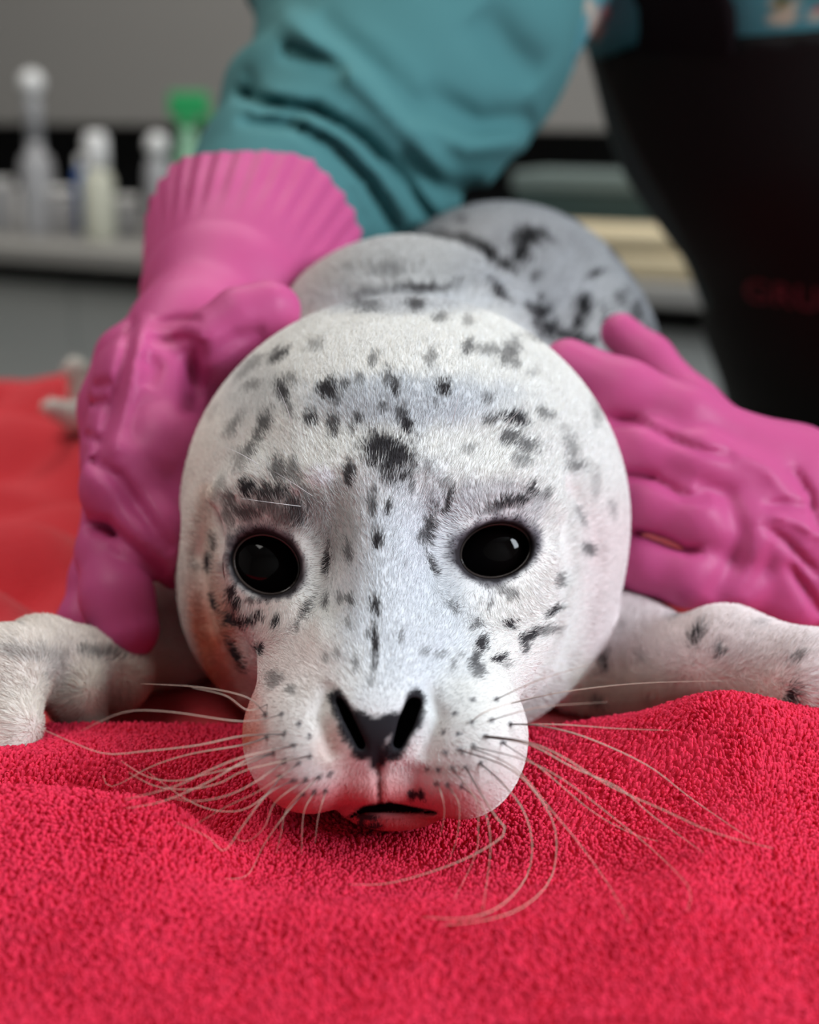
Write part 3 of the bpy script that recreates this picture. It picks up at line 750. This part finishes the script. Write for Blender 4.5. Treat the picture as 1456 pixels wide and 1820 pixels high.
# whiskers: control points seen from the front; start on the muzzle, kept above the towel
WH = [
 [(500,1270),(430,1282),(300,1265),(220,1266),(142,1300)], [(505,1305),(432,1308),(350,1325),(260,1335),(190,1340),(130,1320),(58,1288)],
 [(475,1310),(432,1324),(340,1340),(270,1362),(215,1392),(192,1397),(183,1378)], [(522,1325),(434,1345),(370,1370),(310,1398),(220,1422)],
 [(486,1338),(436,1358),(360,1378),(310,1388),(260,1380),(215,1352)], [(552,1343),(440,1368),(390,1392),(335,1403),(275,1397),(228,1372)],
 [(507,1353),(450,1392),(400,1415),(345,1424),(298,1416)], [(532,1357),(462,1405),(400,1435),(340,1470)],
 [(500,1380),(470,1415),(430,1440),(380,1440),(330,1420),(262,1372)], [(522,1387),(475,1412),(430,1470),(398,1512),(370,1488),(315,1462)],
 [(545,1385),(490,1425),(470,1470),(440,1495),(415,1488)], [(568,1380),(512,1435),(500,1480),(490,1520)], [(486,1338),(436,1352),(370,1390),(290,1424),(222,1437)],
 [(560,1407),(540,1445),(536,1520)], [(472,1270),(440,1240),(360,1222),(250,1215)], [(475,1252),(440,1262),(400,1236),(340,1222)],
 [(580,1405),(566,1450),(560,1500)], [(538,1412),(505,1450),(470,1500),(440,1555),(400,1562)],
 [(882,1243),(960,1208),(1060,1178)], [(910,1250),(1000,1230),(1130,1215),(1280,1210)], [(837,1284),(870,1262),(960,1235)], [(873,1280),(960,1257),(1080,1248)],
 [(907,1287),(1000,1288),(1100,1295),(1190,1298)], [(907,1287),(960,1290),(1040,1310),(1150,1360),(1230,1420),(1335,1492)],
 [(862,1308),(935,1318),(1000,1345),(1080,1395),(1180,1440),(1270,1480),(1375,1508)], [(862,1310),(940,1323),(1020,1365),(1100,1400),(1160,1450),(1250,1515)],
 [(841,1327),(930,1350),(1000,1385),(1080,1445),(1160,1510),(1220,1570),(1229,1598),(1222,1620)],
 [(841,1330),(915,1365),(980,1440),(1030,1500),(1080,1570),(1120,1640)], [(817,1333),(905,1365),(960,1420),(988,1480),(980,1560),(930,1612),(860,1636),(780,1645)],
 [(853,1356),(893,1392),(930,1440),(946,1500),(935,1560),(890,1610),(830,1632),(750,1630)],
 [(828,1364),(858,1415),(880,1450),(898,1480),(850,1515),(780,1545),(690,1570),(620,1572)],
 [(803,1366),(845,1420),(850,1470),(845,1520),(808,1598)], [(795,1395),(816,1430),(812,1490),(795,1535)], [(820,1398),(856,1430),(872,1500),(858,1620)],
 [(779,1392),(790,1440),(782,1490)], [(893,1320),(960,1365),(1050,1440),(1120,1480),(1170,1495)]]
BR = [[(460,826),(430,808),(398,793)],[(556,882),(520,858),(487,838)],[(535,900),(480,893),(430,886)],[(519,752),(508,720),(494,688)],[(896,758),(920,734),(942,710)],[(804,752),(812,718),(820,686)],[(560,872),(545,845),(520,812)]]
def smooth(pts, n=22):
    p = np.array(pts, float); m = len(p); t = np.r_[0, np.cumsum(np.linalg.norm(np.diff(p[:, :2], axis=0), axis=1))]; t /= t[-1]
    out = []
    for s in np.linspace(0, 1, n):
        i = min(np.searchsorted(t, s, side='right')-1, m-2); i = max(i, 0); u = (s-t[i])/(t[i+1]-t[i])
        p0, p1, p2, p3 = p[max(i-1, 0)], p[i], p[i+1], p[min(i+2, m-1)]
        out.append(.5*((2*p1)+(-p0+p2)*u+(2*p0-5*p1+4*p2-p3)*u*u+(-p0+3*p1-3*p2+p3)*u**3))
    return np.array(out)
def whisker(pl, r0, mat, spread, name='whisker', lay=True):
    s = smooth(pl); d0 = seal_depth(*pl[0]) or .55; n = len(s); pts = []
    for i, (x, y) in enumerate(s):
        u = i/(n-1); d = d0-.0008-.010*math.sin(min(1, u*3)*math.pi/2)+spread*u
        sd = seal_depth(x, y) if u < .5 else None
        if sd and sd < d+.002 and i > 0: d = sd-.002
        if lay: d = min(d, towel_depth(x, y)-.003)
        pts.append(W(x, y, d))
    rad = [r0*(1-.82*(i/(n-1))**1.2) for i in range(n)]
    o = MB().tube(pts, rad, 5).build(name, mat, seal, smooth=True); o.matrix_parent_inverse = PW(seal).inverted()
    if lay:
        u = np.repeat(np.linspace(0, 1, n), 5); m = sst(.05, .28, u)[:, None]
        c = np.array([[.10, .075, .07]])*(1-m)+np.array([[.66, .52, .42]])*m
        o.data.attributes.new('coat', 'FLOAT_COLOR', 'POINT').data.foreach_set('color', np.concatenate([c, np.ones((len(c), 1))], 1).astype(f32).ravel())
    return o
for k, pl in enumerate(WH):
    big = k in (1, 2, 3, 4, 5, 12, 24, 25, 28, 29, 30, 23)
    whisker(pl, .00029 if big else .00020, m_whisk, .012 if k % 3 else -.004)
for pl in BR: whisker(pl, .00012, m_wart, -.004, 'eyebrow_whisker', False)

# ================================================================== PERSON
pe = empty('person', (.33, 1.38, FLOOR), 'person in teal top, black bib overalls and pink gloves holding the seal', 'person')
def ribbed(p, a, b, ra, rb, nrib, amp, k0=.0, k1=1.0):
    a = np.asarray(a, f32); b = np.asarray(b, f32); ba = b-a; L = float(np.sqrt(ba@ba)); t = ba/L; pa = p-a
    h = pa@t/L; hc = np.clip(h, 0, 1); q = pa-(hc*L)[:, None]*t
    e1 = np.cross(t, [0, 0, 1]); e1 /= np.linalg.norm(e1); e2 = np.cross(t, e1)
    th = np.arctan2(pa@e2, pa@e1)
    r = ra+(rb-ra)*hc+amp*np.cos(nrib*th)*sst(k1, k0, h)
    return np.maximum(np.sqrt((q*q).sum(1))-r, (-h)*L-.0)
def wr(p, pts, r, k, f):   # a crease
    return ssub(f, chain(p, [(*q, r) for q in pts], .002), k)
def glove_r(p):
    x, y = pix(p)
    f = chain(p, [(398, 540, .775, .034), (345, 610, .740, .030), (283, 700, .705, .028)], .012)
    c = ribbed(p, P(452, 432, .835), P(402, 532, .785), .0590, .043, 32, .0010, .4, 1.0)
    f = smin(f, c, .007)
    f = smin(f, ell(p, 258, 720, .695, 88, 120, .027, 12), .012)
    f = smin(f, chain(p, [(232, 640, .725, .017), (208, 730, .715, .016), (205, 830, .700, .016)], .01), .006)
    f = smin(f, chain(p, [(280, 710, .690, .020), (292, 800, .672, .018), (322, 900, .672, .016), (340, 985, .680, .012)], .006), .006)
    f = smin(f, chain(p, [(240, 760, .688, .021), (225, 870, .664, .0185), (270, 950, .655, .0165), (318, 1000, .665, .012)], .006), .003)
    f = smin(f, chain(p, [(215, 860, .690, .017), (190, 985, .664, .0122), (208, 1060, .648, .0145), (224, 1118, .646, .0142)], .006), .002)
    f = smin(f, chain(p, [(200, 920, .700, .014), (165, 1030, .680, .0095), (142, 1105, .670, .0090), (136, 1128, .670, .0085)], .006), .002)
    f = smin(f, chain(p, [(345, 655, .705, .017), (380, 612, .690, .0150), (430, 565, .690, .0130), (476, 550, .692, .0115), (490, 552, .694, .0105)], .006), .006)
    for pts, wd, am in [([(275, 575), (310, 568), (360, 568)], 7, .0025), ([(262, 602), (300, 606), (350, 598)], 7, .0028), ([(250, 630), (275, 655), (262, 690)], 16, .0040),
                    ([(352, 600), (343, 660), (342, 740)], 17, .0060), ([(238, 560), (222, 640), (196, 730), (170, 830)], 9, .0030), ([(260, 560), (245, 640), (222, 730), (205, 810)], 13, -.0030),
                    ([(158, 815), (210, 850), (258, 920), (305, 985)], 15, .0055), ([(150, 938), (190, 935), (240, 978), (290, 1020)], 13, .0050), ([(200, 680), (165, 690)], 10, .0022), ([(195, 712), (158, 722)], 10, .0022),
                    ([(360, 640), (420, 600), (470, 585)], 14, .0030), ([(150, 770), (185, 790)], 8, .0020), ([(180, 780), (250, 800), (310, 830)], 22, -.002)]:
        f = f+fold(x, y, pts, wd, am)
    return ssub(f+.0006*noise(p, 55, 3), CAMZ+p[:, 1]*cp-p[:, 2]*sp_-.010, .004)
def glove_l(p):
    x, y = pix(p)
    f = chain(p, [(1330, 830, .710, .022), (1400, 860, .712, .026), (1480, 920, .715, .032)], .01)
    f = smin(f, chain(p, [(1290, 930, .695, .024), (1380, 950, .700, .028), (1490, 960, .710, .032)], .01), .012)
    f = smin(f, chain(p, [(1300, 1030, .690, .014), (1400, 1052, .695, .017), (1480, 1000, .710, .028)], .01), .010)
    f = smin(f, chain(p, [(1340, 830, .705, .021), (1215, 752, .700, .0165), (1110, 700, .705, .0150), (1010, 650, .715, .0125)], .006), .008)
    f = smin(f, chain(p, [(1330, 870, .692, .019), (1240, 825, .686, .0150), (1150, 800, .690, .0140), (1070, 795, .700, .012)], .006), .005)
    f = smin(f, chain(p, [(1320, 950, .685, .020), (1240, 920, .680, .0150), (1165, 900, .684, .0138), (1090, 895, .694, .012)], .006), .005)
    f = smin(f, chain(p, [(1310, 1030, .684, .015), (1225, 1020, .680, .0135), (1150, 1002, .684, .0125), (1085, 995, .692, .011)], .006), .004)
    f = smin(f, chain(p, [(1330, 830, .735, .018), (1230, 725, .748, .0135), (1155, 640, .760, .0112), (1103, 592, .765, .0098)], .006), .006)
    c = ribbed(p, P(1600, 945, .765), P(1485, 945, .72), .055, .040, 30, .0016, .3, 1.0)
    f = smin(f, c, .008)
    for pts, wd, am in [([(1080, 742), (1130, 748), (1190, 780), (1250, 802), (1310, 815)], 9, .0035), ([(1110, 838), (1160, 850), (1215, 882), (1262, 885)], 9, .0040),
                    ([(1125, 942), (1180, 962), (1222, 980), (1250, 976)], 7, .0055), ([(1235, 865), (1290, 885), (1315, 945), (1300, 1010), (1262, 1062)], 20, .0040),
                    ([(1355, 898), (1400, 895), (1450, 906)], 7, .0030), ([(1350, 930), (1400, 965), (1460, 1030)], 8, .0040), ([(1370, 915), (1420, 930), (1470, 960)], 8, -.0030),
                    ([(1400, 1000), (1430, 1045), (1460, 1095)], 10, .0050), ([(1405, 830), (1440, 880), (1456, 950)], 9, .0040), ([(1300, 800), (1360, 830), (1420, 900)], 14, -.0020),
                    ([(1325, 1060), (1360, 1010), (1380, 960)], 14, .0020)]:
        f = f+fold(x, y, pts, wd, am)
    return ssub(f+.0006*noise(p, 55, 4), CAMZ+p[:, 1]*cp-p[:, 2]*sp_-.010, .004)
g = surface_nets(glove_r, [np.arange(-.19, -.02, .0017, f32), np.arange(-.09, .185, .0017, f32), np.arange(.60, .91, .002, f32)])
tag(mesh('glove', c2w(g[0]), g[1], m_glove, pe))
g = surface_nets(glove_l, [np.arange(.04, .32, .0019, f32), np.arange(-.09, .115, .0019, f32), np.arange(.64, .86, .0022, f32)])
tag(mesh('glove', c2w(g[0]), g[1], m_glove, pe))

# torso, in the same camera-aligned frame
TOR = [(1330, -420, 1.12, .135), (1390, -150, 1.10, .150), (1446, 120, 1.16, .150), (1575, 440, 1.24, .140), (1632, 760, 1.34, .145)]
def torso(p): return chain(p, TOR, .03)
def sleeves(p):
    f = chain(p, [(470, 385, .868, .049), (520, 330, .890, .056), (600, 262, .93, .072), (690, 160, .97, .084), (760, 60, 1.00, .092), (840, -120, 1.04, .10), (1050, -360, 1.10, .11)], .01)
    x, y = pix(p)
    f = smin(f, chain(p, [(462, 140, .92, .017), (505, 140, .905, .022), (590, 175, .90, .024)], .008), .014)   # rolled fold
    f = smin(f, chain(p, [(515, -30, .99, .030), (540, 20, .97, .026)], .008), .02)
    for pts, wd, am in [([(420, 160), (470, 186), (560, 198), (640, 245), (720, 325), (770, 400)], 13, .015), ([(425, 214), (520, 222), (585, 252), (650, 322), (705, 420)], 12, .013),
                    ([(430, 195), (540, 208), (615, 245), (690, 320), (740, 400)], 12, -.006), ([(500, 85), (570, 105), (620, 130)], 16, .012),
                    ([(490, 10), (560, 80), (650, 150), (740, 245), (810, 340)], 24, -.010), ([(560, 30), (650, 110), (730, 190), (800, 250)], 26, .007), ([(735, 210), (830, 262), (940, 250)], 20, -.009), ([(750, 160), (850, 218), (950, 205)], 24, .008),
                    ([(700, 270), (780, 330), (860, 340)], 22, .010), ([(435, 120), (450, 150), (440, 180)], 8, .004), ([(560, 250), (620, 330), (650, 400)], 9, .005), ([(850, 20), (900, 90), (960, 140)], 40, .010)]:
        f = f+fold(x, y, pts, wd, am)
    s = chain(p, [(1820, 900, .83, .043), (1960, 900, .95, .055), (1900, 300, 1.1, .07), (1700, -200, 1.15, .09)], .02)        # left sleeve, out at the right
    s = smin(s, chain(p, [(1610, 945, .768, .043), (1820, 900, .83, .043)], .01), .01)
    return np.minimum(f, s)+.0012*noise(p, 30, 8)
def shirt(p): return smin(smin(torso(p), sleeves(p), .02), chain(p, [(1050, -360, 1.10, .10), (1330, -420, 1.12, .13)], .01), .03)
axs = [axis(-.14, -.1, .12, .56, .0034, .008), axis(-.12, .12, .33, .62, .0036, .008), axis(.74, .80, .95, 1.52, .0036, .008)]
sv, sq = surface_nets(shirt, axs)
sx, sy = pix(sv); scol = np.tile(np.array([[.075, .215, .225]]), (len(sv), 1))
scol = np.where((sx > 1015)[:, None] & (sv[:, 2] > .98)[:, None] & (sx < 1700)[:, None], [[.085, .27, .31]], scol)
scol = np.where(((sy > 100) & (sx > 1020) & (sx < 1700) & (sv[:, 2] > .98))[:, None], [[.045, .075, .08]], scol)
for (cx, cy, rx, ry, cc) in [(1040, 10, 22, 14, (.45, .40, .33)), (1058, 45, 12, 26, (.5, .42, .36)), (1074, 22, 7, 12, (.5, .2, .2)), (1392, 12, 22, 34, (.55, .48, .36)), (1392, 8, 12, 12, (.12, .12, .03)), (1452, 10, 14, 30, (.5, .45, .36)), (1460, 14, 8, 18, (.5, .08, .08)), (1340, -60, 30, 30, (.5, .45, .36)), (1250, -90, 30, 30, (.5, .45, .36))]:
    m = (np.hypot((sx-cx)/rx, (sy-cy)/ry) < 1) & (sv[:, 2] > .98); scol[m] = cc
tag(mesh('shirt', c2w(sv), sq, m_shirt, pe, attr=scol))
def bib(p):
    x, y = pix(p)
    t = torso(p)-.008
    line = 88-.085*(x-1040)+22*sst(1130, 1060, x)             # top hem of the bib
    top = (line-y)*p[:, 2]/F
    # only the front; the side seam lies just inside the shirt's outline
    side = (1030+.0*y-x)*0-1
    edge = np.interp(y, [60, 120, 250, 400, 540, 650], [1040, 1062, 1118, 1198, 1262, 1200]).astype(f32)
    t = np.maximum(t, np.where(y < 640, (edge-x)*p[:, 2]/F, -1))
    back = p[:, 2]-(1.16+(y-120)*.0004)-.02
    f = np.maximum(np.maximum(t, top), np.where(y < 500, back, -1))
    return f
def overalls(p):
    f = bib(p)
    wv = w2c(np.array([[.42, 1.40, .0], [.36, 1.42, -.45], [.36, 1.42, -.84], [.55, 1.42, -.45], [.55, 1.42, -.84], [.46, 1.40, -.05]]))
    l1 = rc(p, wv[0], wv[1], .12, .085); l2 = rc(p, wv[1], wv[2]+np.array([0, .09, 0]), .085, .075)
    l3 = rc(p, wv[5], wv[3], .12, .085); l4 = rc(p, wv[3], wv[4]+np.array([0, .09, 0]), .085, .075)
    g = smin(smin(l1, l2, .03), smin(l3, l4, .03), .02)
    return smin(f, g, .03)
axs = [np.arange(.08, .72, .007, f32), axis(-1.2, -.2, .4, .42, .006, .012), axis(.95, 1.0, 1.5, 1.75, .006, .012)]
ov, oq = surface_nets(overalls, axs)
ovl = tag(mesh('bib_overalls', c2w(ov), oq, m_black, pe))
# strap lying on the shirt above the bib
def surf_depth(fn, x, y, lo=.9, hi=1.6):
    d = np.linspace(lo, hi, 701).astype(f32); q = np.stack([(x-CX)/F*d, (CY-y)/F*d, d], 1); v = fn(q)
    k = np.argmax(v < 0); return float(d[k]) if (v < 0).any() else None
V = []; xs_ = np.linspace(1138, 1312, 9); ys_ = np.linspace(95, -260, 10)
for lay in (.012, .004):
    for yy in ys_:
        for xx in xs_:
            xj = xx+(8*math.sin(yy*.05) if xx > 1300 or xx < 1140 else 0)-.12*(95-yy)
            dd = surf_depth(torso, xj, yy) or 1.1; V.append(W(xj, yy, dd-lay))
nX, nY = 9, 10; Fs = []
for L_ in (0, 1):
    for i in range(nY-1):
        for j in range(nX-1):
            a = L_*nX*nY+i*nX+j; q = (a, a+1, a+nX+1, a+nX); Fs.append(q if L_ == 0 else q[::-1])
for i in range(nY-1):
    for j, fl in ((0, 1), (nX-1, 0)):
        a = i*nX+j; b = a+nX; c = b+nX*nY; d = a+nX*nY; Fs.append((a, b, c, d) if fl else (d, c, b, a))
o = MB().add(V, Fs).build('strap', m_strap, pe, smooth=True); o.matrix_parent_inverse = PW(pe).inverted()
# lettering printed on the bib
cu = bpy.data.curves.new('lettering', 'FONT'); cu.body = 'GRUNDENS'; cu.size = 1; cu.space_character = 1.12; cu.offset = .012
to = bpy.data.objects.new('tmp', cu); COL.objects.link(to); bpy.context.view_layer.update()
me = bpy.data.meshes.new_from_object(to.evaluated_get(bpy.context.evaluated_depsgraph_get())); bpy.data.objects.remove(to)
for v in me.vertices:
    x_ = 1322+v.co.x*62; y_ = 534-v.co.y*56+.14*(x_-1322)
    dd = surf_depth(bib, x_, y_) or 1.2; v.co = W(x_, y_, dd-.0012)
me.materials.clear(); me.materials.append(m_letter)
lo = bpy.data.objects.new('lettering', me); link(lo, ovl); lo.matrix_parent_inverse = PW(ovl).inverted()
tag(lo, 'dull red block lettering')
